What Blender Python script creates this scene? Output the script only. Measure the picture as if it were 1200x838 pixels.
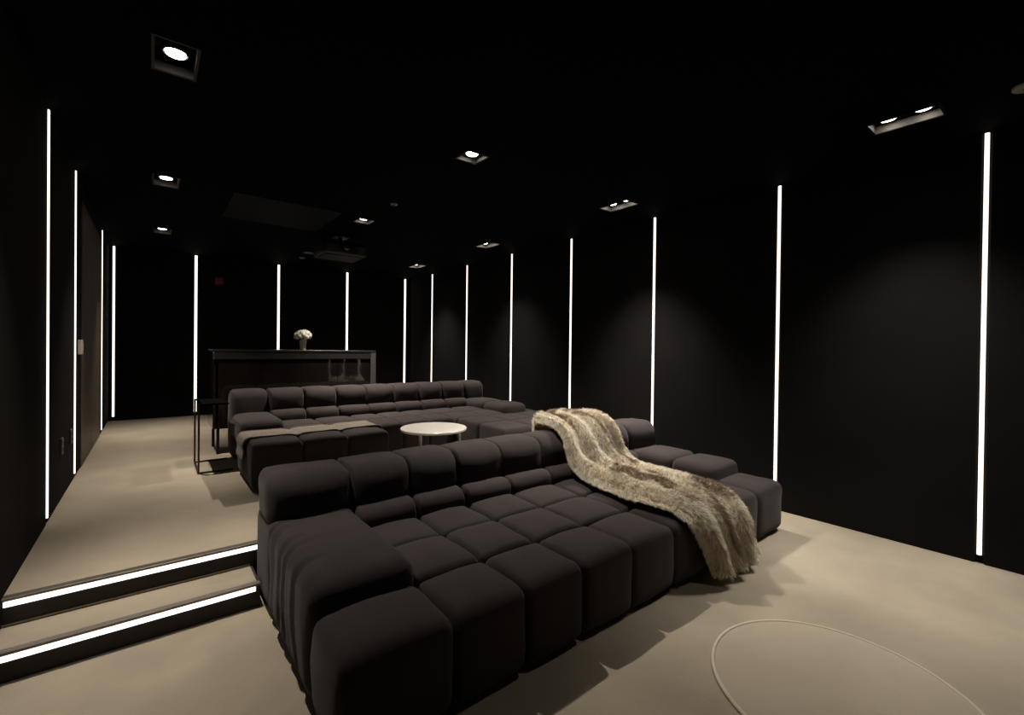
import bpy, math, random
import numpy as np
from mathutils import Vector, Matrix, noise

for o in list(bpy.data.objects):
    bpy.data.objects.remove(o)
S = bpy.context.scene
COL = S.collection
random.seed(7)

# ------------------------------------------------------------------ camera
H = 1.3361
YAW, PITCH, ROLL, FPX, CY = 0.6695, 0.0074, -0.0119, 531.1, 413.64
cam_d = bpy.data.cameras.new('camera')
cam = bpy.data.objects.new('camera', cam_d)
COL.objects.link(cam)
cam_d.sensor_fit = 'HORIZONTAL'
cam_d.sensor_width = 36.0
cam_d.lens = FPX * 36.0 / 1200.0
cam_d.shift_y = -(419.0 - CY) / 1200.0
cam_d.clip_start = 0.02
c_, s_ = math.cos(YAW), math.sin(YAW)
fwd0, rgt0, up0 = Vector((s_, c_, 0)), Vector((c_, -s_, 0)), Vector((0, 0, 1))
fwd = fwd0 * math.cos(PITCH) - up0 * math.sin(PITCH)
up1 = up0 * math.cos(PITCH) + fwd0 * math.sin(PITCH)
rgt = rgt0 * math.cos(ROLL) - up1 * math.sin(ROLL)
up = rgt0 * math.sin(ROLL) + up1 * math.cos(ROLL)
M = Matrix((rgt, up, -fwd)).transposed().to_4x4()
M.translation = (0, 0, H)
cam.matrix_world = M
S.camera = cam

# ------------------------------------------------------------------ world, exposure
w = bpy.data.worlds.new('world')
S.world = w
w.use_nodes = True
w.node_tree.nodes['Background'].inputs[0].default_value = (0, 0, 0, 1)
w.node_tree.nodes['Background'].inputs[1].default_value = 0.0
S.view_settings.view_transform = 'Standard'
S.view_settings.look = 'None'
S.view_settings.gamma = 1.0
S.view_settings.use_curve_mapping = False
S.view_settings.exposure = 0.0

WARM, WARM_R = (1.0, 0.90, 0.77), (1.0, 0.93, 0.83)
SPOT_RIGHT, SPOT_MID, SPOT_LEFT = 290.0, 22.0, 210.0
LED_WALL, LED_STEP = 2.0, 2.2

# ------------------------------------------------------------------ dimensions of the room
XR, XL, YB, YF = 4.157, -0.504, 8.652, -3.6
ZU, CZ = 0.242, 2.764          # raised floor, ceiling
STEP_Z = 0.121
Y_UP, Y_LOW = 2.868, 2.632       # risers

# ------------------------------------------------------------------ materials
def mat(name, base, rough=0.8, metal=0.0, noise_scale=None, noise_amt=0.15, bump=None, bump_scale=200,
        sheen=0.0, spec=0.5, coords='Object', coat=0.0):
    m = bpy.data.materials.new(name)
    m.use_nodes = True
    nt = m.node_tree
    b = nt.nodes['Principled BSDF']
    b.inputs['Base Color'].default_value = (*base, 1)
    b.inputs['Roughness'].default_value = rough
    b.inputs['Metallic'].default_value = metal
    b.inputs['Specular IOR Level'].default_value = spec
    b.inputs['Sheen Weight'].default_value = sheen
    b.inputs['Sheen Roughness'].default_value = 0.4
    b.inputs['Coat Weight'].default_value = coat
    tc = nt.nodes.new('ShaderNodeTexCoord')
    if noise_scale:
        n = nt.nodes.new('ShaderNodeTexNoise')
        n.inputs['Scale'].default_value = noise_scale
        n.inputs['Detail'].default_value = 4
        r = nt.nodes.new('ShaderNodeValToRGB')
        r.color_ramp.elements[0].position = 0.3
        r.color_ramp.elements[1].position = 0.7
        r.color_ramp.elements[0].color = (*[v * (1 - noise_amt) for v in base], 1)
        r.color_ramp.elements[1].color = (*[min(1, v * (1 + noise_amt)) for v in base], 1)
        nt.links.new(tc.outputs[coords], n.inputs['Vector'])
        nt.links.new(n.outputs['Fac'], r.inputs['Fac'])
        nt.links.new(r.outputs['Color'], b.inputs['Base Color'])
    if bump:
        n2 = nt.nodes.new('ShaderNodeTexNoise')
        n2.inputs['Scale'].default_value = bump_scale
        n2.inputs['Detail'].default_value = 3
        bp = nt.nodes.new('ShaderNodeBump')
        bp.inputs['Strength'].default_value = bump
        bp.inputs['Distance'].default_value = 0.01
        nt.links.new(tc.outputs[coords], n2.inputs['Vector'])
        nt.links.new(n2.outputs['Fac'], bp.inputs['Height'])
        nt.links.new(bp.outputs['Normal'], b.inputs['Normal'])
    return m

def emit(name, col, strength):
    m = bpy.data.materials.new(name)
    m.use_nodes = True
    b = m.node_tree.nodes['Principled BSDF']
    b.inputs['Base Color'].default_value = (0.8, 0.8, 0.8, 1)
    b.inputs['Emission Color'].default_value = (*col, 1)
    b.inputs['Emission Strength'].default_value = strength
    return m

MT = {
    'carpet': mat('carpet_beige', (0.40, 0.345, 0.268), 0.95, noise_scale=1.7, noise_amt=0.15, bump=0.35, bump_scale=260, spec=0.1, sheen=0.1),
    'rug': mat('rug_beige', (0.46, 0.40, 0.315), 0.95, noise_scale=3, noise_amt=0.06, bump=0.3, bump_scale=220, spec=0.1),
    'rug_edge': mat('rug_edging', (0.62, 0.56, 0.46), 0.9, noise_scale=40, noise_amt=0.05, spec=0.1),
    'wall': mat('black_wall_fabric', (0.0105, 0.0097, 0.0100), 0.85, noise_scale=2.0, noise_amt=0.12, bump=0.15, bump_scale=300, spec=0.06),
    'wall_base': mat('black_wall_backing', (0.008, 0.008, 0.008), 0.9, noise_scale=5, noise_amt=0.1, spec=0.1),
    'ceil': mat('black_ceiling_paint', (0.0030, 0.0027, 0.0033), 0.8, noise_scale=3, noise_amt=0.1, bump=0.05, bump_scale=150, spec=0.02),
    'hatch': mat('ceiling_hatch_paint', (0.013, 0.012, 0.012), 0.6, noise_scale=3, noise_amt=0.1, spec=0.06),
    'door': mat('dark_brown_door', (0.075, 0.052, 0.032), 0.5, noise_scale=6, noise_amt=0.2, spec=0.4),
    'riser': mat('dark_brown_riser', (0.030, 0.024, 0.020), 0.6, noise_scale=8, noise_amt=0.2, spec=0.3),
    'nosing': mat('grey_metal_nosing', (0.25, 0.22, 0.19), 0.45, 0.8, noise_scale=30, noise_amt=0.1),
    'sofa': mat('charcoal_sofa_wool', (0.044, 0.0355, 0.0355), 0.9, noise_scale=9, noise_amt=0.08, bump=0.25, bump_scale=420, sheen=0.10, spec=0.12),
    'sofa2': mat('charcoal_sofa_base', (0.02, 0.017, 0.017), 0.9, noise_scale=9, noise_amt=0.1, spec=0.1),
    'blanket': mat('taupe_blanket_wool', (0.23, 0.195, 0.165), 0.95, noise_scale=30, noise_amt=0.1, bump=0.3, bump_scale=500, sheen=0.2, spec=0.1),
    'white': mat('white_lacquer', (0.82, 0.79, 0.73), 0.25, noise_scale=2, noise_amt=0.02),
    'chrome': mat('brushed_chrome', (0.55, 0.54, 0.52), 0.3, 1.0, noise_scale=60, noise_amt=0.05),
    'frame': mat('downlight_silver', (0.55, 0.53, 0.50), 0.4, 0.3, noise_scale=30, noise_amt=0.05),
    'frame_in': mat('downlight_liner', (0.16, 0.152, 0.145), 0.5, 0.0, noise_scale=30, noise_amt=0.05),
    'black_metal': mat('black_metal', (0.02, 0.018, 0.016), 0.45, 0.6, noise_scale=20, noise_amt=0.1),
    'bronze': mat('dark_bronze_rod', (0.06, 0.045, 0.03), 0.4, 0.8, noise_scale=20, noise_amt=0.1),
    'black_plastic': mat('black_plastic', (0.012, 0.012, 0.012), 0.4, noise_scale=15, noise_amt=0.1),
    'tray': mat('projector_tray', (0.035, 0.031, 0.028), 0.6, noise_scale=15, noise_amt=0.1, spec=0.2),
    'black_matte': mat('black_matte', (0.004, 0.004, 0.004), 0.95, noise_scale=15, noise_amt=0.1, spec=0.0),
    'lens': mat('lens_glass', (0.02, 0.02, 0.025), 0.05, noise_scale=5, noise_amt=0.05, spec=1.0, coat=1.0),
    'red': mat('red_plastic', (0.34, 0.02, 0.05), 0.5, noise_scale=10, noise_amt=0.05),
    'plate': mat('wall_plate_white', (0.55, 0.48, 0.40), 0.4, noise_scale=10, noise_amt=0.03),
    'plate_dark': mat('wall_plate_grey', (0.10, 0.10, 0.10), 0.4, noise_scale=10, noise_amt=0.05),
    'sensor': mat('sensor_grey', (0.30, 0.29, 0.28), 0.5, noise_scale=10, noise_amt=0.05),
    'vase': mat('pale_ceramic_vase', (0.74, 0.68, 0.55), 0.5, noise_scale=20, noise_amt=0.06),
    'petal': mat('white_petals', (0.92, 0.89, 0.76), 0.7, noise_scale=60, noise_amt=0.12, bump=0.5, bump_scale=120),
    'leaf': mat('green_leaf', (0.05, 0.09, 0.03), 0.6, noise_scale=20, noise_amt=0.2),
    'led': emit('led_diffuser_glow', (1.0, 0.90, 0.80), LED_WALL),
    'led_step': emit('step_led_glow', (1.0, 0.93, 0.84), LED_STEP),
    'lamp': emit('downlight_lamp_glow', (1.0, 0.90, 0.78), 11.0),
    'lamp_dim': emit('downlight_lamp_dim', (1.0, 0.88, 0.72), 1.2),
}
# glossy bar lacquer with slight waviness
m = mat('dark_gloss_lacquer', (0.014, 0.011, 0.010), 0.035, noise_scale=5, noise_amt=0.2, bump=0.05, bump_scale=6, spec=0.6)
MT['lacquer'] = m
MT['lacquer_top'] = mat('dark_bar_top', (0.03, 0.027, 0.025), 0.25, noise_scale=5, noise_amt=0.1, spec=0.5)

# fur: colours come from the strand's own colour attribute
fm = bpy.data.materials.new('long_fur')
fm.use_nodes = True
fnt = fm.node_tree
fnt.nodes.remove(fnt.nodes['Principled BSDF'])
fa = fnt.nodes.new('ShaderNodeAttribute')
fa.attribute_name = 'fur_colour'
fd, ft, fx = fnt.nodes.new('ShaderNodeBsdfDiffuse'), fnt.nodes.new('ShaderNodeBsdfTranslucent'), fnt.nodes.new('ShaderNodeMixShader')
fnt.links.new(fa.outputs['Color'], fd.inputs['Color'])
fnt.links.new(fa.outputs['Color'], ft.inputs['Color'])
fx.inputs[0].default_value = 0.45
fnt.links.new(fd.outputs[0], fx.inputs[1])
fnt.links.new(ft.outputs[0], fx.inputs[2])
fnt.links.new(fx.outputs[0], fnt.nodes['Material Output'].inputs['Surface'])
MT['fur'] = fm
MT['hide'] = mat('fur_backing_hide', (0.62, 0.52, 0.38), 0.95, noise_scale=25, noise_amt=0.3, spec=0.1)

# ------------------------------------------------------------------ helpers
def link(name, verts, faces, material, parent=None, loc=(0, 0, 0), smooth=False):
    me = bpy.data.meshes.new(name)
    me.from_pydata([tuple(v) for v in verts], [], faces)
    me.update()
    if smooth:
        me.shade_smooth()
    me.materials.append(MT[material] if isinstance(material, str) else material)
    o = bpy.data.objects.new(name, me)
    o.location = loc
    COL.objects.link(o)
    if parent is not None:
        o.parent = parent
    return o

def tag(o, label=None, cat=None, group=None, kind=None):
    if label: o['label'] = label
    if cat: o['category'] = cat
    if group: o['group'] = group
    if kind: o['kind'] = kind
    return o

def thing(name, loc, label, cat, group=None, rz=0):
    o = bpy.data.objects.new(name, None)
    o.empty_display_size = 0.1
    o.location = loc
    o.rotation_euler = (0, 0, rz)
    COL.objects.link(o)
    return tag(o, label, cat, group)

def copy_tree(o, parent=None):
    c = o.copy()
    COL.objects.link(c)
    if parent is not None:
        c.parent = parent
    for ch in list(o.children):
        copy_tree(ch, c)
    return c

class MB:
    def __init__(s):
        s.v, s.f = [], []
    def add(s, v, f):
        n = len(s.v)
        s.v += [tuple(p) for p in v]
        s.f += [tuple(i + n for i in q) for q in f]
        return s
    def box(s, x0, x1, y0, y1, z0, z1, b=0.0):
        """box, with chamfered edges when b > 0"""
        if b <= 0:
            v = [(x, y, z) for z in (z0, z1) for y in (y0, y1) for x in (x0, x1)]
            f = [(0, 2, 3, 1), (4, 5, 7, 6), (0, 1, 5, 4), (2, 6, 7, 3), (0, 4, 6, 2), (1, 3, 7, 5)]
            return s.add(v, f)
        lo, hi = (x0, y0, z0), (x1, y1, z1)
        v, idx = [], {}
        for cx in (0, 1):
            for cy in (0, 1):
                for cz in (0, 1):
                    c = (cx, cy, cz)
                    for ax in range(3):
                        p = []
                        for k in range(3):
                            e = lo[k] if c[k] == 0 else hi[k]
                            if k != ax:
                                e += b if c[k] == 0 else -b
                            p.append(e)
                        idx[(c, ax)] = len(v)
                        v.append(p)
        f = []
        for ax in range(3):
            o1, o2 = [k for k in range(3) if k != ax]
            for side in (0, 1):
                q = []
                for a, bb in ((0, 0), (1, 0), (1, 1), (0, 1)):
                    c = [0, 0, 0]; c[ax] = side; c[o1] = a; c[o2] = bb
                    q.append(idx[(tuple(c), ax)])
                f.append(q if (side == 1) == (ax != 1) else q[::-1])
            # edges along ax
            for a in (0, 1):
                for bb in (0, 1):
                    c0 = [0, 0, 0]; c1 = [0, 0, 0]
                    c0[o1] = c1[o1] = a; c0[o2] = c1[o2] = bb; c1[ax] = 1
                    f.append([idx[(tuple(c0), o1)], idx[(tuple(c1), o1)], idx[(tuple(c1), o2)], idx[(tuple(c0), o2)]])
        for cx in (0, 1):
            for cy in (0, 1):
                for cz in (0, 1):
                    f.append([idx[((cx, cy, cz), k)] for k in range(3)])
        return s.add(v, f)
    def lathe(s, prof, n=24, c=(0, 0, 0)):
        v, f = [], []
        for r, z in prof:
            for i in range(n):
                a = 2 * math.pi * i / n
                v.append((c[0] + r * math.cos(a), c[1] + r * math.sin(a), c[2] + z))
        for j in range(len(prof) - 1):
            for i in range(n):
                k = (i + 1) % n
                f.append((j * n + i, j * n + k, (j + 1) * n + k, (j + 1) * n + i))
        f.append(tuple(range(n))[::-1])
        f.append(tuple((len(prof) - 1) * n + i for i in range(n)))
        return s.add(v, f)
    def tube(s, p, q, r, n=8):
        p, q = Vector(p), Vector(q)
        d = (q - p).normalized()
        a = d.orthogonal().normalized()
        b = d.cross(a)
        v, f = [], []
        for e in (p, q):
            for i in range(n):
                t = 2 * math.pi * i / n
                v.append(e + a * (r * math.cos(t)) + b * (r * math.sin(t)))
        for i in range(n):
            k = (i + 1) % n
            f.append((i, k, n + k, n + i))
        f.append(tuple(range(n))[::-1]); f.append(tuple(range(n, 2 * n)))
        return s.add(v, f)
    def build(s, name, material, parent=None, loc=(0, 0, 0), smooth=False):
        return link(name, s.v, s.f, material, parent, loc, smooth)

def cushion(name, root, x0, x1, y0, y1, z0, z1, r=0.045, puff=(0.008, 0.008, 0.018), material='sofa',
            shear=0.0, seed=0, wob=0.004, nm=5, fold=None, rxy=None):
    """one upholstered tuft: rounded, domed block, origin at its own centre"""
    h = ((x1 - x0) / 2, (y1 - y0) / 2, (z1 - z0) / 2)
    c = ((x0 + x1) / 2, (y0 + y1) / 2, (z0 + z1) / 2)
    rr = [r, r, r] if rxy is None else [rxy[0], rxy[1], r]      # edge radius along each axis
    sc = [1.0 / min(rr[k], h[k] * 0.95) for k in range(3)]
    hs = h
    h = [h[k] * sc[k] for k in range(3)]
    r = 1.0
    cs = []
    for k in range(3):
        a = h[k] - r
        mid = [-a + 2 * a * i / nm for i in range(nm + 1)]
        cs.append([-h[k], -a - r * 0.414] + mid + [a + r * 0.414, h[k]])
    n = len(cs[0])
    vid, V, F = {}, [], []
    def vert(i, j, k):
        if (i, j, k) in vid:
            return vid[(i, j, k)]
        p = Vector((cs[0][i], cs[1][j], cs[2][k]))
        q = Vector([max(-(h[t] - r), min(h[t] - r, p[t])) for t in range(3)])
        d = p - q
        if d.length > 1e-9:
            p = q + d.normalized() * r
        u = [p[t] / h[t] for t in range(3)]
        p = Vector([p[t] / sc[t] for t in range(3)])
        g = [max(0.0, 1 - v * v) for v in u]
        p = Vector((p.x + puff[0] * u[0] * g[1] * g[2], p.y + puff[1] * u[1] * g[0] * g[2], p.z + puff[2] * u[2] * (g[0] * g[1]) ** 0.6))
        wpos = Vector((p.x + c[0], p.y + c[1], p.z + c[2]))
        nv = noise.noise_vector(wpos * 7.0 + Vector((seed * 3.7, 0, 0)))
        p += nv * wob
        if fold:
            p = fold(p, wpos)
        p.y += shear * (p.z + hs[2])
        vid[(i, j, k)] = len(V)
        V.append(p)
        return vid[(i, j, k)]
    for s in (0, n - 1):
        for i in range(n - 1):
            for j in range(n - 1):
                q = [(s, i, j), (s, i + 1, j), (s, i + 1, j + 1), (s, i, j + 1)]
                F.append([vert(*t) for t in (q if s else q[::-1])])
                q = [(i, s, j), (i, s, j + 1), (i + 1, s, j + 1), (i + 1, s, j)]
                F.append([vert(*t) for t in (q if s else q[::-1])])
                q = [(i, j, s), (i + 1, j, s), (i + 1, j + 1, s), (i, j + 1, s)]
                F.append([vert(*t) for t in (q if s else q[::-1])])
    L = root.location
    return link(name, V, F, material, root, (c[0] - L[0], c[1] - L[1], c[2] - L[2]), smooth=True)

# ------------------------------------------------------------------ structure: floors and steps
tag(MB().box(XL - 0.1, XR + 0.1, YF, Y_LOW + 0.1, -0.1, 0.0).build('floor', 'carpet'), kind='structure')
upper = MB().box(XL - 0.1, XR + 0.1, Y_UP, YB + 0.1, -0.1, ZU).build('floor_upper', 'carpet')
tag(upper, kind='structure')
riser = MB().box(XL, XR, Y_UP - 0.012, Y_UP - 0.0005, 0.0, ZU - 0.012).build('riser', 'riser', upper)
MB().box(XL, XR, Y_UP - 0.022, Y_UP + 0.02, ZU - 0.010, ZU + 0.003, 0.002).build('nosing', 'nosing', upper)
MB().box(XL, 0.425, Y_UP - 0.018, Y_UP - 0.0125, STEP_Z + 0.004, STEP_Z + 0.012).build('riser_foot_trim', 'nosing', upper)
step = MB().box(XL, 0.425, Y_LOW, Y_UP - 0.0125, 0.0005, STEP_Z).build('floor_step', 'carpet')
tag(step, kind='structure')
MB().box(XL, 0.425, Y_LOW - 0.012, Y_LOW - 0.0005, 0.001, STEP_Z - 0.012).build('riser', 'riser', step)
MB().box(0.4255, 0.437, Y_LOW - 0.012, Y_UP - 0.0125, 0.001, STEP_Z - 0.002).build('end_panel', 'riser', step)
MB().box(XL, 0.437, Y_LOW - 0.022, Y_LOW + 0.014, STEP_Z - 0.010, STEP_Z + 0.003, 0.002).build('nosing', 'nosing', step)
for y, z, x1, lab in ((Y_UP, ZU, 0.60, 'long glowing LED light under the edge of the raised floor'),
                      (Y_LOW, STEP_Z, 0.42, 'long glowing LED light under the edge of the lower step')):
    t = thing('step_light', (0, y - 0.012, z - 0.036), lab, 'step light', 'step edge lights')
    MB().box(XL + 0.004, x1, -0.004, 0.0, -0.002, 0.026).build('channel', 'nosing', t)
    MB().box(XL + 0.006, x1 - 0.004, -0.010, -0.004, 0.001, 0.024, 0.002).build('diffuser', 'led_step', t)

# ------------------------------------------------------------------ ceiling with openings for the recessed lights
LIGHTS = []      # (x, y, half-x, half-y, lamps, power kind)
for y in (0.70, 2.87, 5.10, 7.22):
    LIGHTS.append((3.59, y, 0.088, 0.165, 2, 'R'))
for y in (0.68, 2.85, 5.06, 7.30):  # nearest one is out of view, added for light on the front sofa
    LIGHTS.append((1.855, y, 0.085, 0.085, 1, 'M'))
for y in (2.83, 4.97, 7.15):
    LIGHTS.append((0.08, y, 0.085, 0.16, 1, 'L'))
xs = sorted({XL - 0.1, XR + 0.1} | {l[0] + s * l[2] for l in LIGHTS for s in (-1, 1)})
ys = sorted({YF, YB + 0.1} | {l[1] + s * l[3] for l in LIGHTS for s in (-1, 1)})
V, F, vid = [], [], {}
def cv(i, j):
    if (i, j) not in vid:
        vid[(i, j)] = len(V); V.append((xs[i], ys[j], CZ))
    return vid[(i, j)]
for i in range(len(xs) - 1):
    for j in range(len(ys) - 1):
        cx, cy = (xs[i] + xs[i + 1]) / 2, (ys[j] + ys[j + 1]) / 2
        if any(abs(cx - l[0]) < l[2] and abs(cy - l[1]) < l[3] for l in LIGHTS):
            continue
        F.append((cv(i, j), cv(i, j + 1), cv(i + 1, j + 1), cv(i + 1, j)))
ceiling = link('ceiling', V, F, 'ceil')
tag(ceiling, kind='structure')
# slab above, closes the openings
MB().box(XL - 0.1, XR + 0.1, YF, YB + 0.1, CZ + 0.16, CZ + 0.20).build('ceiling_slab', 'wall_base', ceiling)
# flat access panel let into the ceiling
hp = MB().box(0.58, 1.56, 4.88, 5.88, CZ - 0.008, CZ - 0.0005, 0.002).build('trim_1', 'hatch')
tag(hp, kind='structure')

# ------------------------------------------------------------------ walls with separate fabric panels
GAP = 0.019
def wall(name, box):
    return tag(MB().box(*box).build(name, 'wall_base'), kind='structure')
wr = wall('wall_right', (XR + 0.02, XR + 0.12, YF, YB + 0.1, -0.1, CZ + 0.2))
wl = wall('wall_left', (XL - 0.12, XL - 0.02, YF, YB + 0.1, -0.1, CZ + 0.2))
wb = wall('wall_back', (XL - 0.12, XR + 0.12, YB + 0.02, YB + 0.12, -0.1, CZ + 0.2))
wf = wall('wall_front', (XL - 0.12, XR + 0.12, YF - 0.1, YF, -0.1, CZ + 0.2))
RY = [0.403 + 1.22 * i for i in range(-3, 7)]                 # strips on the right wall
LY = [3.903 - 1.22, 3.903, 3.903 + 1.22, 3.903 + 3.66]        # strips on the left wall
BX = [XL + 0.055] + [0.519 + 1.173 * i for i in range(4)]     # strips on the back wall

def panels(root, axis, cuts, lo, hi, zlo):
    edges = [lo] + list(cuts) + [hi]
    for a, b in zip(edges[:-1], edges[1:]):
        p, q = a + (GAP if a != lo else 0.001), b - (GAP if b != hi else 0.001)
        if q - p < 0.03:
            continue
        z0 = zlo(p, q) + 0.001
        if axis == 'R':
            MB().box(XR, XR + 0.0195, p, q, z0, CZ - 0.001, 0.005).build('panel', 'wall', root)
        elif axis == 'L':
            MB().box(XL - 0.0195, XL, p, q, z0, CZ - 0.001, 0.005).build('panel', 'wall', root)
        else:
            MB().box(p, q, YB, YB + 0.0195, z0, CZ - 0.001, 0.005).build('panel', 'wall', root)
panels(wr, 'R', RY + [7.72 + 0.002], YF, YB, lambda a, b: ZU if a > Y_UP - 0.05 else 0.0)
panels(wb, 'B', BX, XL, XR, lambda a, b: ZU)
D0, D1 = 5.50, 7.30                                          # double door in the left wall
panels(wl, 'L', [LY[0], LY[1], LY[2]], YF, D0, lambda a, b: ZU if a > Y_UP - 0.05 else 0.0)
panels(wl, 'L', [LY[3]], D1, YB, lambda a, b: ZU)
MB().box(XL - 0.0195, XL, D0, D1, 2.62, CZ - 0.001, 0.004).build('panel', 'wall', wl)
# door: two leaves, frame, handles
dr = thing('door_1', (XL - 0.018, (D0 + D1) / 2, ZU), 'dark brown double door in the wall with light strips', 'door')
del dr['category']
dr['kind'] = 'structure'
mid = (D1 - D0) / 2
leaf = MB().box(0, 0.024, -mid + 0.02, -0.003, 0.004, 2.36, 0.003).build('door_leaf', 'door', dr)
leaf2 = MB().box(0, 0.024, 0.003, mid - 0.02, 0.004, 2.36, 0.003).build('door_leaf', 'door', dr)
MB().box(0, 0.020, -mid, -mid + 0.018, 0, 2.375).build('door_frame', 'black_metal', dr)
MB().box(0, 0.020, mid - 0.018, mid, 0, 2.375).build('door_frame', 'black_metal', dr)
MB().box(0, 0.020, -mid, mid, 2.363, 2.378).build('door_frame', 'black_metal', dr)

# ------------------------------------------------------------------ vertical LED strips
def led(wallname, pos, z0, z1, width, lab):
    """rounded diffuser in a thin channel; local x = along the wall, local y = out of the wall"""
    grp = {'R': 'light strips in the long wall', 'L': 'light strips in the door wall', 'B': 'light strips in the wall behind the bar'}[wallname]
    if wallname == 'R':
        loc, rz = (XR, pos, z0), math.pi / 2
    elif wallname == 'L':
        loc, rz = (XL, pos, z0), -math.pi / 2
    else:
        loc, rz = (pos, YB, z0), math.pi
    t = thing('led_strip', loc, lab, 'light strip', grp, rz)
    h = z1 - z0
    w2 = width / 2
    MB().box(-GAP + 0.0005, GAP - 0.0005, -0.019, -0.006, 0, h).build('channel', 'black_metal', t)
    prof = [(-w2, -0.006), (-w2, 0.001), (-w2 * 0.7, 0.005), (-w2 * 0.3, 0.007), (w2 * 0.3, 0.007), (w2 * 0.7, 0.005), (w2, 0.001), (w2, -0.006)]
    n = len(prof)
    v = [(x, y, z) for z in (0.002, h - 0.002) for x, y in prof]
    f = [(i, i + n, (i + 1) % n + n, (i + 1) % n) for i in range(n)] + [tuple(range(n)), tuple(range(n, 2 * n))[::-1]]
    link('diffuser', v, f, 'led', t)
ORD = ['first', 'second', 'third', 'fourth', 'fifth', 'sixth', 'seventh', 'eighth', 'ninth', 'tenth', 'eleventh']
for k, y in enumerate(RY):
    led('R', y, (0.055 if y < Y_UP else ZU + 0.045), CZ - 0.012, 0.022,
        'tall LED strip in the long wall, %s from the corner behind the bar' % ORD[len(RY) - 1 - k])
for y, lab in zip(LY, ('tall LED strip in the door wall next to the lit steps', 'tall LED strip in the door wall between the steps and the sockets',
                       'tall LED strip in the door wall beside the pale control box', 'tall LED strip in the door wall just past the brown door')):
    led('L', y, ZU + 0.035 if y > Y_UP else 0.055, CZ - 0.012, 0.022, lab)
for k, x in enumerate(BX):
    led('B', x, ZU + 0.06, CZ - 0.012, 0.034 if k else 0.024, 'tall LED strip behind the bar, %s from the corner by the brown door' % ORD[k])

# ------------------------------------------------------------------ recessed downlights
def spot(name, parent, loc, power, ang, blend, tilt=(0, 0, 0), size=0.03, col=WARM):
    d = bpy.data.lights.new(name, 'SPOT')
    d.energy = power
    d.color = col
    d.spot_size = math.radians(ang)
    d.spot_blend = blend
    d.shadow_soft_size = size
    o = bpy.data.objects.new(name, d)
    o.location = loc
    o.rotation_euler = tilt
    COL.objects.link(o)
    o.parent = parent
    return o

def downlight(x, y, hx, hy, lamps, kind, power, ang=84, tilt=(0, 0, 0)):
    lab = {('R', 0.70): 'two-lamp rectangular recessed ceiling light beside the round ceiling cover',
           ('R', 2.87): 'two-lamp rectangular recessed ceiling light above the end of the front sofa',
           ('R', 5.10): 'two-lamp rectangular recessed ceiling light above the end of the rear sofa',
           ('R', 7.22): 'two-lamp rectangular recessed ceiling light in the corner past the rear sofa',
           ('M', 0.68): 'added small square recessed ceiling light, out of view above the round rug',
           ('M', 2.85): 'bright small square recessed ceiling light above the round white table',
           ('M', 5.06): 'small square recessed ceiling light between the projector and a round sensor',
           ('M', 7.30): 'unlit small square recessed ceiling light beyond the projector',
           ('L', 2.83): 'one-lamp rectangular recessed ceiling light above the lit steps',
           ('L', 4.97): 'one-lamp rectangular recessed ceiling light above the rod-framed side table',
           ('L', 7.15): 'one-lamp rectangular recessed ceiling light in front of the brown door'}[(kind, y)]
    grp = 'recessed ceiling lights'
    t = thing('recessed_downlight', (x, y, CZ), lab, 'ceiling light', grp)
    fr = MB()
    e, th = 0.010, 0.004
    fr.box(-hx - e, -hx + 0.003, -hy - e, hy + e, -th, -0.0003)
    fr.box(hx - 0.003, hx + e, -hy - e, hy + e, -th, -0.0003)
    fr.box(-hx + 0.003, hx - 0.003, -hy - e, -hy + 0.003, -th, -0.0003)
    fr.box(-hx + 0.003, hx - 0.003, hy - 0.003, hy + e, -th, -0.0003)
    fr.build('trim_frame', 'black_metal', t)
    d = 0.11
    ins = 0.002
    a, b = hx - ins, hy - ins
    v = [(-a, -b, 0), (a, -b, 0), (a, b, 0), (-a, b, 0), (-a, -b, 0.045), (a, -b, 0.045), (a, b, 0.045), (-a, b, 0.045)]
    f = [(0, 1, 5, 4), (1, 2, 6, 5), (2, 3, 7, 6), (3, 0, 4, 7)]
    link('liner', v, f, 'frame_in', t)
    v = [(-a, -b, 0.045), (a, -b, 0.045), (a, b, 0.045), (-a, b, 0.045), (-a, -b, d), (a, -b, d), (a, b, d), (-a, b, d)]
    f = [(0, 1, 5, 4), (1, 2, 6, 5), (2, 3, 7, 6), (3, 0, 4, 7), (4, 5, 6, 7)]
    link('housing', v, f, 'black_plastic', t)
    offs = [-hy * 0.5, hy * 0.5] if lamps == 2 else [0.0]
    dz = 0.0 if lamps == 2 else -0.016
    for oy in offs:
        can = MB()
        can.lathe([(0.056, d - 0.002), (0.056, 0.048 + dz), (0.050, 0.040 + dz), (0.046, 0.046 + dz)], 24, (0, oy, 0))
        lamp = can.build('lamp', 'black_metal', t, smooth=False)
        lit = power > 0
        MB().lathe([(0.0445, 0.045 + dz), (0.042, 0.038 + dz), (0.02, 0.034 + dz)], 24, (0, oy, 0)).build('lamp_lens', 'lamp' if lit else 'lamp_dim', lamp, smooth=True)
        if lit:
            spot('lamp_beam', t, (0, oy, 0.030 + dz), power / lamps, ang, 1.0, tilt, col=WARM_R if kind == 'R' else WARM)
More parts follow.
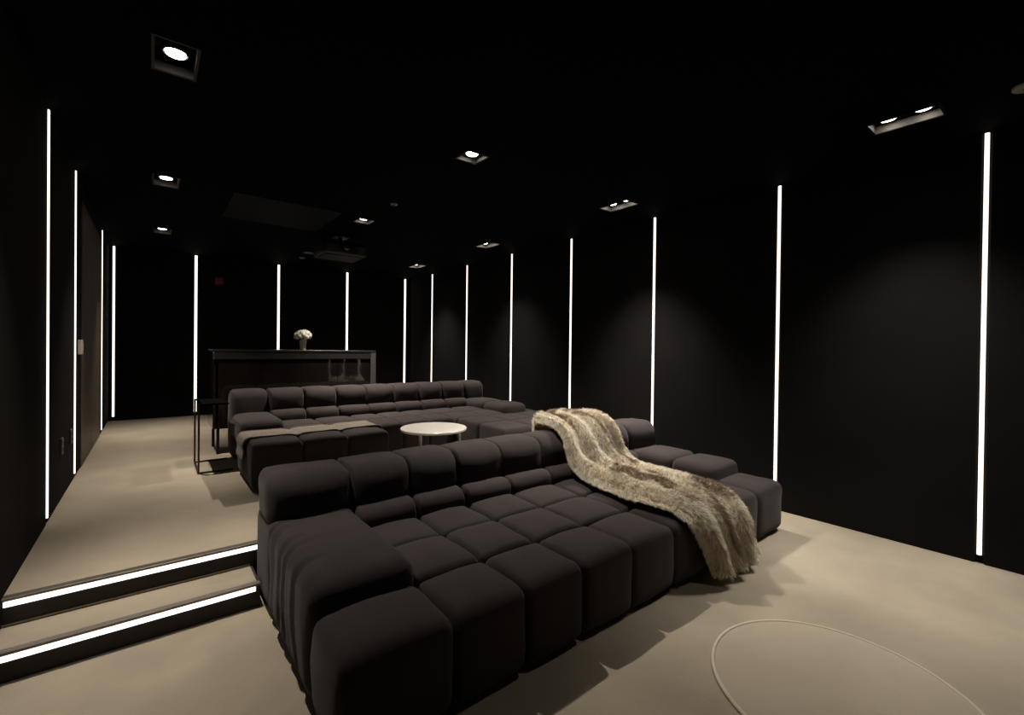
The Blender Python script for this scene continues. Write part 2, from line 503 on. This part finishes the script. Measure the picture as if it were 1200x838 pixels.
for (x, y, hx, hy, n, k) in LIGHTS:
    p = {'R': SPOT_RIGHT, 'M': SPOT_MID, 'L': SPOT_LEFT}[k]
    ang, tilt = 84, (0, 0, 0)
    if k == 'M' and 2 < y < 4:
        p, ang, tilt = 300.0, 80, (math.radians(-15), math.radians(-8), 0)
    elif k == 'M' and 4 < y < 6:
        p, ang, tilt = 470.0, 92, (math.radians(-12), 0, 0)
    elif k == 'M' and y > 6:
        p = 0
    elif k == 'R' and 2 < y < 4:
        p, ang, tilt = 600.0, 84, (0, math.radians(4), 0)
    elif k == 'L':
        ang = 72
        if y < 4:
            p, ang, tilt = 225.0, 68, (math.radians(-10), 0, 0)
    downlight(x, y, hx, hy, n, k, p, ang, tilt)

# ------------------------------------------------------------------ front sofa on the lower floor
def sofa_front():
    X0, X1, n = 0.45, 3.72, 9
    E_ = [X0, 0.865, 1.205, 1.54, 1.90, 2.27, 2.63, 2.965, 3.305, X1]
    w = 0.415
    Yf, rows, Yb = 1.39, [1.39, 1.74, 2.09, 2.44], 2.845
    t = thing('sofa', ((X0 + X1) / 2, 2.1, 0.0), 'long charcoal tufted sofa with the fur throw, standing on the lower floor', 'sofa')
    L = t.location
    sd = 0
    for i in range(n):
        a, b = E_[i], E_[i + 1]
        if i in (3, 6):
            a += 0.004
        if i in (2, 5):
            b -= 0.004
        for j in range(3):
            if i in (0, n - 1) and j > 0:
                continue
            sd += 1
            cushion('seat_tuft', t, a, b, rows[j], rows[j + 1], 0.022 if j == 0 or i in (0, n - 1) else 0.12, 0.362 + random.uniform(-0.004, 0.004), seed=sd, rxy=(0.030 if not (i == 0 or i == n - 1) else 0.045, 0.055 if j == 0 else 0.030), r=0.055, puff=(0.008, 0.010, 0.024), wob=0.007)
        sd += 1
        cushion('backrest_tuft', t, a - (0.004 if i not in (0, 3, 6) else 0), b + (0.004 if i not in (2, 5, 8) else 0), 2.475, 2.80, 0.40, 0.674, r=0.085, rxy=(0.04 if i in (0, n - 1) else 0.018, 0.085), puff=(0.006, 0.022, 0.012), shear=0.10, seed=sd, wob=0.007)
        if i in (0, n - 1):
            cushion('corner_tuft', t, a, b, 2.43, 2.825, 0.022, 0.47, r=0.05, puff=(0.006, 0.010, 0.0), seed=sd + 90)
        if i not in (0, n - 1):
            cushion('lumbar_tuft', t, a, b, 2.375, 2.70, 0.20, 0.462, r=0.06, rxy=(0.022, 0.06), puff=(0.004, 0.014, 0.010), seed=sd + 50, wob=0.006)
    # low arms, one column wide
    def folds(p, wp):
        q = wp.y + 0.10 * (0.47 - wp.z) + 0.05 * noise.noise(Vector((wp.y * 3, wp.z * 4, 2)))
        k = -sum(d * math.exp(-((q - c) / w_) ** 2) for c, d, w_ in ((1.93, 1.0, 0.020), (2.13, 1.2, 0.022), (2.22, 0.7, 0.016), (2.36, 0.9, 0.024)))
        k += 0.5 * noise.noise(Vector((q * 14, wp.z * 2, 7)))
        side = max(0.0, min(1.0, (0.66 - wp.x) / 0.20))
        p.x -= 0.013 * k * side
        p.z += 0.010 * k * side * (1 if p.z > 0 else 0)
        return p
    cushion('arm_tuft', t, X0 - 0.005, X0 + w, 1.70, 2.49, 0.022, 0.466, r=0.07, puff=(0.010, 0.008, 0.016), seed=201, nm=34, fold=folds)
    cushion('arm_tuft', t, X1 - w, X1, 1.715, 2.085, 0.03, 0.462, r=0.055, puff=(0.008, 0.008, 0.018), seed=202)
    cushion('arm_tuft', t, X1 - w, X1, 2.085, 2.47, 0.03, 0.468, r=0.055, puff=(0.008, 0.008, 0.016), seed=203)
    MB().box(X0 + 0.04 - L[0], X1 - 0.04 - L[0], Yf + 0.05 - L[1], 2.80 - L[1], 0.03, 0.30, 0.01).build('base', 'sofa2', t)
    MB().box(X0 + 0.04 - L[0], X1 - 0.04 - L[0], 2.62 - L[1], 2.80 - L[1], 0.28, 0.60, 0.02).build('back_core', 'sofa2', t)
    for x in (X0 + 0.12, E_[3], E_[6], X1 - 0.12):
        for y in (1.55, 2.70):
            MB().box(x - L[0] - 0.03, x - L[0] + 0.03, y - L[1] - 0.03, y - L[1] + 0.03, 0.0, 0.04).build('foot', 'black_plastic', t)
    for i in range(1, n):
        x = E_[i]
        MB().lathe([(0.002, -0.007), (0.010, -0.004), (0.012, 0), (0.010, 0.004), (0.002, 0.007)], 10).build('tuft_button', 'sofa', t, (x - L[0], Yf + 0.028 - L[1], 0.105), True).rotation_euler = (math.pi / 2, 0, 0)
    return t
sofa_front()

# ------------------------------------------------------------------ rear sofa on the raised floor
def sofa_rear():
    t = thing('sofa', (2.05, 4.5, ZU), 'long charcoal tufted sofa with a taupe blanket, standing on the raised floor', 'sofa')
    L = t.location
    z = ZU
    X0, w, n = 0.58, 0.3225, 9
    sd = 300
    for i in range(n):
        a, b = X0 + w * i, X0 + w * (i + 1)
        sd += 1
        ends = i in (0, n - 1)
        cushion('backrest_tuft', t, a, b, 4.965, 5.265, z + (0.022 if ends else 0.40), z + 0.665, r=0.08, rxy=(0.045 if ends else 0.022, 0.08), puff=(0.006, 0.020, 0.010), shear=0.05 if ends else 0.03, seed=sd, wob=0.005)
        if not ends:
            cushion('lumbar_tuft', t, a, b, 4.875, 5.19, z + 0.20, z + 0.465, r=0.06, rxy=(0.022, 0.06), puff=(0.004, 0.014, 0.010), seed=sd + 50)
    # left chaise
    xs_ = [0.575, 0.93, 1.285, 1.64]
    ys_ = [3.80, 4.17, 4.54, 4.91]
    for i in range(3):
        for j in range(3):
            if i == 0 and j == 2:
                continue
            sd += 1
            cushion('seat_tuft', t, xs_[i], xs_[i + 1], ys_[j], ys_[j + 1], z + (0.022 if j == 0 or i == 2 or i == 0 else 0.12), z + 0.362, seed=sd, r=0.048, rxy=(0.03, 0.034))
    # middle seats
    for i in range(3):
        a = 1.643 + 0.287 * i
        for j in range(2):
            sd += 1
            cushion('seat_tuft', t, a, a + 0.287, 4.13 + 0.39 * j, 4.52 + 0.39 * j, z + (0.022 if j == 0 else 0.12), z + 0.362, seed=sd, r=0.048, rxy=(0.03, 0.034))
    # right chaise
    for i in range(3):
        a = 2.507 + 0.375 * i
        for j in range(4):
            if i == 2 and j == 3:
                continue
            sd += 1
            y = 3.28 + 0.4075 * j
            cushion('seat_tuft', t, a, a + 0.375, y, y + 0.4075, z + (0.022 if j == 0 or i in (0, 2) else 0.12), z + 0.362, seed=sd, r=0.048, rxy=(0.03, 0.034))
    # arms
    cushion('arm_tuft', t, 0.575, 0.915, 4.36, 5.0, z + 0.24, z + 0.455, r=0.06, puff=(0.010, 0.010, 0.014), seed=401)
    cushion('arm_tuft', t, 3.13, 3.49, 4.10, 4.53, z + 0.25, z + 0.455, r=0.06, puff=(0.010, 0.010, 0.014), seed=402)
    cushion('arm_tuft', t, 3.13, 3.49, 4.53, 4.98, z + 0.25, z + 0.455, r=0.06, puff=(0.010, 0.010, 0.014), seed=403)
    def core(x0, x1, y0, y1, z0, z1, nm):
        MB().box(x0 - L[0], x1 - L[0], y0 - L[1], y1 - L[1], z0, z1, 0.01).build(nm, 'sofa2', t)
    core(0.62, 1.62, 3.86, 5.22, 0.03, 0.30, 'base')
    core(1.63, 2.50, 4.18, 5.22, 0.03, 0.30, 'base')
    core(2.54, 3.44, 3.34, 5.22, 0.03, 0.30, 'base')
    core(0.62, 3.44, 5.05, 5.22, 0.28, 0.58, 'back_core')
    for x, y in ((0.68, 3.9), (1.55, 3.9), (2.6, 3.4), (3.5, 3.4), (0.68, 5.15), (3.38, 5.15)):
        MB().box(x - L[0] - 0.03, x - L[0] + 0.03, y - L[1] - 0.03, y - L[1] + 0.03, 0, 0.04).build('foot', 'black_plastic', t)
sofa_rear()

# ------------------------------------------------------------------ taupe blanket across the rear chaise
def blanket():
    zt = ZU + 0.362 + 0.024
    xa, xb = 0.545, 1.672
    path = []                    # (x, z, across) from the hanging left end over the top to the right end
    for i in range(9):
        path.append((xa - 0.004 * math.sin(i), ZU + 0.20 + (zt - 0.05 - ZU - 0.20) * i / 8))
    for a in range(1, 6):
        th = a / 6 * math.pi / 2
        path.append((xa + 0.05 - 0.05 * math.cos(th), zt - 0.05 + 0.05 * math.sin(th)))
    for i in range(34):
        x = xa + 0.05 + (xb - 0.06 - xa - 0.05) * i / 33
        dip = 0.014 * sum(math.exp(-((x - c) / 0.03) ** 2) for c in (0.93, 1.285))
        path.append((x, zt - dip))
    for a in range(1, 5):
        th = a / 5 * math.pi / 2
        path.append((xb - 0.06 + 0.06 * math.sin(th), zt - 0.06 + 0.06 * math.cos(th)))
    path.append((xb, zt - 0.09))
    ny = 14
    V, F = [], []
    L = (1.1, 4.17, zt)
    for k, off in enumerate((0.0, -0.008)):
        for (x, z) in path:
            for j in range(ny + 1):
                u = j / ny
                y = 4.015 + 0.315 * u + 0.010 * math.sin(x * 5.0) + 0.008 * noise.noise(Vector((x * 3, u, 1)))
                zz = z + off - (0.010 * math.exp(-((y - 4.17) / 0.03) ** 2) if x > 0.62 and x < 1.6 else 0)
                xx = x - (off if x < 0.6 else (-off if x > 1.65 else 0))
                V.append((xx - L[0], y - L[1], zz + 0.003 * noise.noise(Vector((x * 6, y * 6, 0))) - L[2]))
    m = len(path) * (ny + 1)
    for i in range(len(path) - 1):
        for j in range(ny):
            a = i * (ny + 1) + j
            F.append((a, a + 1, a + ny + 2, a + ny + 1))
            F.append((m + a, m + a + ny + 1, m + a + ny + 2, m + a + 1))
    for i in range(len(path) - 1):
        for j in (0, ny):
            a = i * (ny + 1) + j
            F.append((a, a + ny + 1, m + a + ny + 1, m + a) if j == 0 else (a, m + a, m + a + ny + 1, a + ny + 1))
    for i in (0, len(path) - 1):
        for j in range(ny):
            a = i * (ny + 1) + j
            F.append((a, m + a, m + a + 1, a + 1) if i == 0 else (a, a + 1, m + a + 1, m + a))
    root = thing('throw_blanket', L, 'flat taupe wool blanket laid across the chaise of the rear sofa', 'blanket')
    link('cloth', V, F, 'blanket', root, (0, 0, 0), True)
    for j in (0, ny):                                   # rolled hem along both long edges
        hem = MB()
        pts = [Vector(V[i * (ny + 1) + j]) for i in range(len(path))]
        for p, q in zip(pts[:-1], pts[1:]):
            hem.tube(p, q, 0.005, 6)
        hem.build('hem', 'blanket', root, smooth=True)
blanket()

# ------------------------------------------------------------------ fur throw over the front sofa
def fur_throw():
    # path along the throw: (y, z, x_left, x_right)
    key = [(2.885, 0.60, 2.56, 2.90), (2.885, 0.68, 2.55, 2.91), (2.84, 0.728, 2.53, 2.93), (2.72, 0.742, 2.50, 2.96),
           (2.58, 0.738, 2.47, 2.98), (2.47, 0.70, 2.45, 2.99), (2.405, 0.62, 2.43, 3.00), (2.355, 0.53, 2.42, 3.01),
           (2.27, 0.455, 2.41, 3.03), (2.14, 0.422, 2.39, 3.04), (1.95, 0.416, 2.36, 3.03), (1.75, 0.416, 2.34, 2.99),
           (1.58, 0.416, 2.33, 2.95), (1.46, 0.41, 2.34, 2.93), (1.375, 0.375, 2.36, 2.93), (1.335, 0.30, 2.40, 2.95),
           (1.318, 0.20, 2.46, 2.98), (1.308, 0.10, 2.52, 3.00), (1.300, 0.055, 2.55, 3.00)]
    K = np.array(key)
    # resample by Catmull-Rom
    P = []
    for i in range(len(K) - 1):
        p0, p1, p2, p3 = K[max(i - 1, 0)], K[i], K[i + 1], K[min(i + 2, len(K) - 1)]
        for s in range(6):
            t = s / 6
            P.append(0.5 * ((2 * p1) + (-p0 + p2) * t + (2 * p0 - 5 * p1 + 4 * p2 - p3) * t * t + (-p0 + 3 * p1 - 3 * p2 + p3) * t ** 3))
    P.append(K[-1])
    P = np.array(P)
    n, nu = len(P), 44
    T = np.gradient(P[:, :2], axis=0)
    T /= np.linalg.norm(T, axis=1)[:, None]
    N = np.stack([T[:, 1], -T[:, 0]], axis=1)      # outward normal in the yz plane
    N = np.where((N[:, 1] < -0.2)[:, None], -N, N)
    arc = np.concatenate([[0], np.cumsum(np.linalg.norm(np.diff(P[:, :2], axis=0), axis=1))])
    G = np.zeros((n, nu + 1, 3))
    for i in range(n):
        s = arc[i]
        for j in range(nu + 1):
            u = j / nu
            x = P[i, 2] + (P[i, 3] - P[i, 2]) * u
            edge = min(u, 1 - u)
            ph = 2.0 * noise.noise(Vector((s * 1.5, 3.1, 0)))
            rip = 0.5 + 0.5 * math.sin(2 * math.pi * (u * 3.1 + 0.22 * math.sin(s * 3.0)) + ph)
            rip2 = noise.noise(Vector((u * 6, s * 3.0, 5.0)))
            hgt = 0.016 + 0.060 * rip ** 1.5 + 0.020 * rip2
            hgt *= min(1.0, edge / 0.06) ** 0.5
            hgt += 0.004
            if s < 0.16:
                hgt *= 0.35 + 0.65 * s / 0.16
            xx = x + 0.014 * math.sin(s * 8 + u * 3) + 0.02 * noise.noise(Vector((s * 2.5, u * 2, 9)))
            G[i, j] = (xx, P[i, 0] + N[i, 0] * hgt, P[i, 1] + N[i, 1] * hgt)
    L = np.array((2.7, 2.0, 0.42))
    root = thing('fur_throw', tuple(L), 'shaggy cream and brown fur throw draped over the front sofa', 'throw')
    # hide: closed thin shell
    V = [tuple(v - L) for v in G.reshape(-1, 3)]
    low = G.copy()
    for i in range(n):
        for j in range(nu + 1):
            u = j / nu
            x = P[i, 2] + (P[i, 3] - P[i, 2]) * u
            low[i, j] = (G[i, j, 0], P[i, 0], P[i, 1])
    V += [tuple(v - L) for v in low.reshape(-1, 3)]
    m = n * (nu + 1)
    F = []
    for i in range(n - 1):
        for j in range(nu):
            a = i * (nu + 1) + j
            F.append((a, a + nu + 1, a + nu + 2, a + 1))
            F.append((m + a, m + a + 1, m + a + nu + 2, m + a + nu + 1))
        for j in (0, nu):
            a = i * (nu + 1) + j
            F.append((a, m + a, m + a + nu + 1, a + nu + 1))
    for i in (0, n - 1):
        for j in range(nu):
            a = i * (nu + 1) + j
            F.append((a, a + 1, m + a + 1, m + a))
    link('hide', V, F, 'hide', root, (0, 0, 0), True)
    # strands
    rng = np.random.default_rng(3)
    cnt = 110000
    seg = np.linalg.norm(np.diff(P[:, :2], axis=0), axis=1)
    cum = np.cumsum(seg) / seg.sum()
    fi = np.searchsorted(cum, rng.random(cnt)); fi = np.clip(fi, 0, n - 2)
    ti = rng.random(cnt)
    fu = rng.random(cnt) * nu
    k = cnt // 9                                     # denser fringe on the two long edges
    fu[:k] = rng.random(k) ** 3 * 1.6
    fu[k:2 * k] = nu - rng.random(k) ** 3 * 1.6
    fj = np.clip(fu.astype(int), 0, nu - 1)
    tj = fu - fj
    a00, a10, a01, a11 = G[fi, fj], G[fi + 1, fj], G[fi, fj + 1], G[fi + 1, fj + 1]
    base = (a00 * (1 - ti)[:, None] + a10 * ti[:, None]) * (1 - tj)[:, None] + (a01 * (1 - ti)[:, None] + a11 * ti[:, None]) * tj[:, None]
    tan = a10 - a00; tan /= np.linalg.norm(tan, axis=1)[:, None] + 1e-9
    crs = a01 - a00; crs /= np.linalg.norm(crs, axis=1)[:, None] + 1e-9
    nor = np.cross(crs, tan)
    nor /= np.linalg.norm(nor, axis=1)[:, None] + 1e-9
    outw = np.stack([np.zeros(cnt), N[fi, 0], N[fi, 1]], axis=1)
    sgn = np.sign((nor * outw).sum(1)); sgn[sgn == 0] = 1
    nor *= sgn[:, None]
    uu = fu / nu
    side = np.where(uu < 0.05, -1.0, np.where(uu > 0.95, 1.0, 0.0))
    ss = arc[fi]
    # clumps
    cl = np.array([noise.noise_vector(Vector((b[0] * 28, b[1] * 28, b[2] * 28))) for b in base])
    ln = 0.024 + 0.014 * rng.random(cnt)
    d = nor * 0.75 + tan * 0.55 + crs * (side * 0.6)[:, None] + cl * 0.6 + rng.normal(0, 0.22, (cnt, 3))
    d /= np.linalg.norm(d, axis=1)[:, None]
    midp = base + d * (ln * 0.5)[:, None]
    d2 = d + tan * 0.5 + np.array((0, 0, -0.30)); d2 /= np.linalg.norm(d2, axis=1)[:, None]
    tip = midp + d2 * (ln * 0.55)[:, None]
    wv = np.cross(d, rng.normal(0, 1, (cnt, 3))); wv /= np.linalg.norm(wv, axis=1)[:, None] + 1e-9
    wd = (0.0010 + 0.0008 * rng.random(cnt))[:, None]
    verts = np.empty((cnt, 5, 3))
    verts[:, 0] = base - wv * wd; verts[:, 1] = base + wv * wd
    verts[:, 2] = midp - wv * wd * 0.8; verts[:, 3] = midp + wv * wd * 0.8
    verts[:, 4] = tip
    verts -= L
    zmin = 0.004 - L[2]
    verts[:, :, 2] = np.maximum(verts[:, :, 2], zmin)
    # colours: pale cream edges, brown streaks lengthwise inside
    st = np.array([noise.noise(Vector((u * 9.0 + 0.4 * math.sin(s * 4), s * 2.2, 2.0))) + 0.6 * noise.noise(Vector((u * 18.0, s * 7.0, 8.0))) for u, s in zip(uu, ss)])
    pep = rng.random(cnt)
    inner = np.clip((np.minimum(uu, 1 - uu) - 0.03) / 0.18, 0, 1)
    dark = np.clip((st - 0.06) / 0.18, 0, 1) * inner
    cream = np.array((0.97, 0.93, 0.84)); brown = np.array((0.20, 0.13, 0.07)); tanc = np.array((0.86, 0.76, 0.60))
    mix = np.clip(0.5 + st * 0.8, 0, 1)[:, None] * 0.5
    colr = cream * (1 - mix) + tanc * mix
    colr = colr * (1 - 0.80 * dark[:, None]) + brown * 0.80 * dark[:, None]
    colr = np.where((pep > 0.94)[:, None], brown, colr)
    colr *= (0.85 + 0.3 * rng.random(cnt))[:, None]
    cols = np.ones((cnt, 5, 4))
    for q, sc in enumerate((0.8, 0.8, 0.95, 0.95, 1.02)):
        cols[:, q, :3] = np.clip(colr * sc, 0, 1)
    base_i = (np.arange(cnt) * 5)[:, None]
    me = bpy.data.meshes.new('fur_pile')
    me.vertices.add(cnt * 5)
    me.vertices.foreach_set('co', verts.reshape(-1))
    tri = (base_i + np.array([[0, 1, 3, 0, 3, 2, 2, 3, 4]])).reshape(-1)
    me.loops.add(len(tri))
    me.loops.foreach_set('vertex_index', tri.astype(np.int32))
    me.polygons.add(cnt * 3)
    me.polygons.foreach_set('loop_start', np.arange(0, cnt * 9, 3, dtype=np.int32))
    me.update(calc_edges=True)
    at = me.color_attributes.new('fur_colour', 'FLOAT_COLOR', 'POINT')
    at.data.foreach_set('color', cols.reshape(-1))
    me.materials.append(MT['fur'])
    o = bpy.data.objects.new('fur_pile', me)
    COL.objects.link(o)
    o.parent = root
    o['kind'] = 'stuff'
fur_throw()

# ------------------------------------------------------------------ small round white table between the sofas
t = thing('side_table', (1.955, 3.575, ZU), 'small round white side table with thin chrome legs', 'table')
MB().lathe([(0.270, 0.372), (0.288, 0.376), (0.290, 0.384), (0.290, 0.392), (0.286, 0.396)], 64).build('table_top', 'white', t)
for k in range(3):
    a = math.radians(95 + 120 * k)
    MB().tube((0.235 * math.cos(a), 0.235 * math.sin(a), 0.0), (0.235 * math.cos(a), 0.235 * math.sin(a), 0.372), 0.009, 10).build('leg', 'chrome', t, smooth=True)
ring = MB()
for k in range(36):
    a, b = 2 * math.pi * k / 36, 2 * math.pi * (k + 1) / 36
    ring.tube((0.235 * math.cos(a), 0.235 * math.sin(a), 0.008), (0.235 * math.cos(b), 0.235 * math.sin(b), 0.008), 0.007, 6)
ring.build('base_ring', 'chrome', t, smooth=True)

# ------------------------------------------------------------------ C-shaped side table at the rear sofa's end
t = thing('c_shaped_table', (0.30, 4.91, ZU), 'thin dark rod-framed side table slid up against the rear sofa', 'table')
for y in (-0.235, 0.235):
    MB().box(0.0, 0.014, y - 0.007, y + 0.007, 0.0, 0.600).build('post', 'bronze', t)
    MB().box(0.0145, 0.262, y - 0.007, y + 0.007, 0.0, 0.014).build('base_rod', 'bronze', t)
MB().box(0.0, 0.014, -0.2275, 0.2275, 0.0, 0.014).build('base_rod', 'bronze', t)
for y in (-0.235, 0.235):
    MB().box(0.0145, 0.225, y - 0.007, y + 0.007, 0.583, 0.597).build('top_rod', 'black_matte', t)
MB().box(0.0145, 0.0335, -0.008, 0.008, 0.583, 0.595).build('top_rod', 'black_matte', t)
MB().box(0.034, 0.225, -0.226, 0.226, 0.583, 0.595, 0.003).build('table_top', 'black_matte', t)

# ------------------------------------------------------------------ bar counter behind the rear sofa
bx0, bx1, by0, by1 = 0.465, 2.135, 5.375, 5.93
t = thing('bar_counter', ((bx0 + bx1) / 2, (by0 + by1) / 2, ZU), 'tall dark glossy bar counter behind the rear sofa', 'bar counter')
hw, hd = (bx1 - bx0) / 2, (by1 - by0) / 2
ht = 1.303 - ZU
MB().box(-hw, hw, -hd, hd, ht - 0.022, ht, 0.003).build('counter_top', 'lacquer_top', t)
MB().box(-hw + 0.012, hw - 0.012, -hd + 0.004, -hd + 0.03, ht - 0.098, ht - 0.0225, 0.002).build('apron', 'lacquer_top', t)
npan = 4
px0, px1 = -hw + 0.045, hw - 0.065
for k in range(npan):
    a = px0 + (px1 - px0) * k / npan + 0.001
    b = px0 + (px1 - px0) * (k + 1) / npan - 0.001
    MB().box(a, b, -hd + 0.014, -hd + 0.034, 0.26, ht - 0.099, 0.002).build('front_panel', 'lacquer', t)
MB().box(-hw + 0.002, -hw + 0.030, -hd + 0.02, hd - 0.01, 0.26, ht - 0.0225, 0.002).build('end_panel', 'lacquer', t)
MB().box(hw - 0.030, hw - 0.002, -hd + 0.02, hd - 0.01, 0.26, ht - 0.0225, 0.002).build('end_panel', 'lacquer', t)
MB().box(-hw + 0.03, hw - 0.03, hd - 0.03, hd - 0.01, 0.26, ht - 0.0225).build('back_panel', 'lacquer', t)
MB().box(-hw + 0.03, hw - 0.03, -hd + 0.036, hd - 0.032, 0.26, 0.28).build('bottom_shelf', 'lacquer', t)
MB().box(-hw + 0.001, -hw + 0.012, -hd + 0.001, -hd + 0.014, ht - 0.098, ht - 0.0225, 0.002).build('corner_cap', 'chrome', t)
MB().box(hw - 0.062, hw - 0.002, -hd + 0.002, -hd + 0.019, 0.26, ht - 0.024, 0.003).build('corner_post', 'plate_dark', t)
MB().box(hw - 0.010, hw - 0.001, -hd - 0.001, -hd + 0.0015, 0.26, ht - 0.024).build('corner_cap', 'chrome', t)
for x in (-hw + 0.05, hw - 0.05):
    for y in (-hd + 0.05, hd - 0.05):
        MB().box(x - 0.013, x + 0.013, y - 0.013, y + 0.013, 0.0, 0.2595).build('leg', 'black_metal', t)

# vase with white flowers on the bar
vx, vy = 1.345, 5.56
t = thing('flower_vase', (vx, vy, 1.303), 'small pale vase of round white flowers on the bar counter', 'vase')
MB().lathe([(0.028, 0.0), (0.030, 0.002), (0.037, 0.10), (0.039, 0.118), (0.034, 0.118), (0.028, 0.03)], 24).build('vase', 'vase', t, smooth=False)
fl = []
for k in range(26):
    ga = k * 2.39996
    zz = 1 - (k + 0.5) / 26 * 1.15
    rr = math.sqrt(max(0, 1 - zz * zz))
    fl.append((0.072 * rr * math.cos(ga), 0.072 * rr * math.sin(ga), 0.150 + 0.058 * zz))
bl = None
for k, p in enumerate(fl):
    if bl is None:
        V, F = [], []
        nu_, nv_ = 12, 8
        for i in range(nv_ + 1):
            th = math.pi * i / nv_
            for j in range(nu_):
                ph = 2 * math.pi * j / nu_
                r = 0.027 * (1 + 0.22 * math.sin(3 * th) * math.cos(5 * ph))
                V.append((r * math.sin(th) * math.cos(ph), r * math.sin(th) * math.sin(ph), r * math.cos(th)))
        for i in range(nv_):
            for j in range(nu_):
                a, b = i * nu_ + j, i * nu_ + (j + 1) % nu_
                F.append((a, a + nu_, b + nu_, b))
        bl = link('bloom', V, F, 'petal', t, p, True)
    else:
        c = bl.copy(); COL.objects.link(c); c.parent = t
        c.location = p
        c.rotation_euler = (random.uniform(0, 3), random.uniform(0, 3), random.uniform(0, 3))
        s = random.uniform(0.85, 1.15); c.scale = (s, s, s)
for k in range(4):
    a = k * 1.7 + 0.4
    V = [(0, 0, 0), (0.02, 0.012, 0.006), (0.045, 0, 0.002), (0.02, -0.012, 0.006), (0.02, 0, -0.004)]
    F = [(0, 4, 1), (1, 4, 2), (2, 4, 3), (3, 4, 0), (0, 1, 2, 3)]
    link('leaf', V, F, 'leaf', t, (0.03 * math.cos(a), 0.03 * math.sin(a), 0.118)).rotation_euler = (0, 0.3, a)

# ------------------------------------------------------------------ projector under the ceiling
t = thing('projector', (1.89, 6.0, 2.50), 'black ceiling-mounted projector with round lens', 'projector')
cushion('body', t, 1.62, 2.16, 5.76, 6.24, 2.50, 2.66, r=0.03, puff=(0, 0, 0), material='black_plastic', wob=0.0)
nz = MB().lathe([(0.060, 0.0), (0.060, 0.035), (0.052, 0.040), (0.048, 0.025)], 28).build('lens_ring', 'black_metal', t, (0.0, -0.239, 0.085), False)
nz.rotation_euler = (math.pi / 2, 0, 0)
ln = MB().lathe([(0.047, 0.0), (0.040, 0.012), (0.022, 0.020), (0.004, 0.022)], 24).build('lens', 'lens', t, (0.0, -0.262, 0.085), True)
ln.rotation_euler = (math.pi / 2, 0, 0)
for k in range(5):
    MB().box(0.155 + k * 0.018, 0.163 + k * 0.018, -0.2435, -0.2395, 0.04, 0.12).build('vent_slat', 'plate_dark', t)
MB().tube((0, 0, 0.16), (0, 0, CZ - 2.50 - 0.012), 0.022, 14).build('mount_pole', 'black_metal', t, smooth=True)
MB().box(-0.09, 0.09, -0.09, 0.09, CZ - 2.50 - 0.012, CZ - 2.50 - 0.0005).build('mount_plate', 'black_metal', t)
MB().box(-0.235, 0.235, -0.20, 0.20, -0.010, -0.0005, 0.003).build('underside_tray', 'tray', t)

# ------------------------------------------------------------------ small ceiling and wall fittings
def disc(x, y, r, lab):
    t = thing('ceiling_sensor', (x, y, CZ), lab, 'sensor', 'round ceiling fittings')
    MB().lathe([(r, -0.0005), (r, -0.006), (r * 0.93, -0.012), (r * 0.5, -0.014)], 28).build('cover', 'sensor', t)
    MB().lathe([(r * 0.35, -0.0145), (r * 0.33, -0.020), (r * 0.15, -0.024)], 20).build('dome', 'plate_dark', t, smooth=True)
disc(1.862, 4.258, 0.036, 'small round grey ceiling sensor between two square downlights')
disc(3.62, 0.20, 0.065, 'round grey ceiling cover beside a two-lamp downlight of the long wall')
disc(1.855, 7.77, 0.045, 'round grey ceiling sensor beyond the projector')

t = thing('wall_alarm', (0.826, YB, 2.38), 'small red alarm box high on the wall behind the bar', 'alarm')
MB().box(-0.055, 0.055, -0.035, -0.0005, -0.055, 0.055, 0.006).build('housing', 'red', t)
MB().box(-0.030, 0.030, -0.045, -0.0355, -0.012, 0.012, 0.003).build('strobe', 'plate_dark', t)

t = thing('wall_control', (XL, 5.33, 1.313), 'pale wall control box beside the brown door', 'switch')
MB().box(0.0005, 0.030, -0.045, 0.045, -0.062, 0.062, 0.004).build('cover', 'plate', t)
MB().box(0.0305, 0.033, -0.02, 0.02, -0.03, 0.03, 0.001).build('rocker', 'white', t)
for y, z, lab in ((4.42, 0.625, 'grey wall socket plate low on the door wall, second from the brown door'), (4.88, 0.62, 'grey wall socket plate low on the door wall, nearest the brown door')):
    t = thing('wall_socket', (XL, y, z), lab, 'socket', 'sockets low on the door wall')
    MB().box(0.0005, 0.012, -0.036, 0.036, -0.058, 0.058, 0.003).build('cover', 'plate_dark', t)
    for zz in (-0.022, 0.022):
        MB().box(0.0125, 0.014, -0.016, 0.016, zz - 0.013, zz + 0.013).build('outlet', 'black_plastic', t)

# ------------------------------------------------------------------ round rug in front of the sofa
t = thing('round_rug', (2.13, 0.58, 0.0), 'round beige rug with pale edging in front of the sofa', 'rug')
MB().lathe([(0.452, 0.0005), (0.452, 0.009), (0.448, 0.010)], 72).build('pile', 'rug', t)
v, f, n = [], [], 72
for r, z in ((0.4525, 0.0005), (0.4525, 0.011), (0.458, 0.014), (0.466, 0.011), (0.468, 0.0005)):
    for i in range(n):
        a = 2 * math.pi * i / n
        v.append((r * math.cos(a), r * math.sin(a), z))
for j in range(5):
    for i in range(n):
        k = (i + 1) % n
        jj = (j + 1) % 5
        f.append((j * n + i, jj * n + i, jj * n + k, j * n + k))
link('edging', v, f, 'rug_edge', t, (0, 0, 0), True)
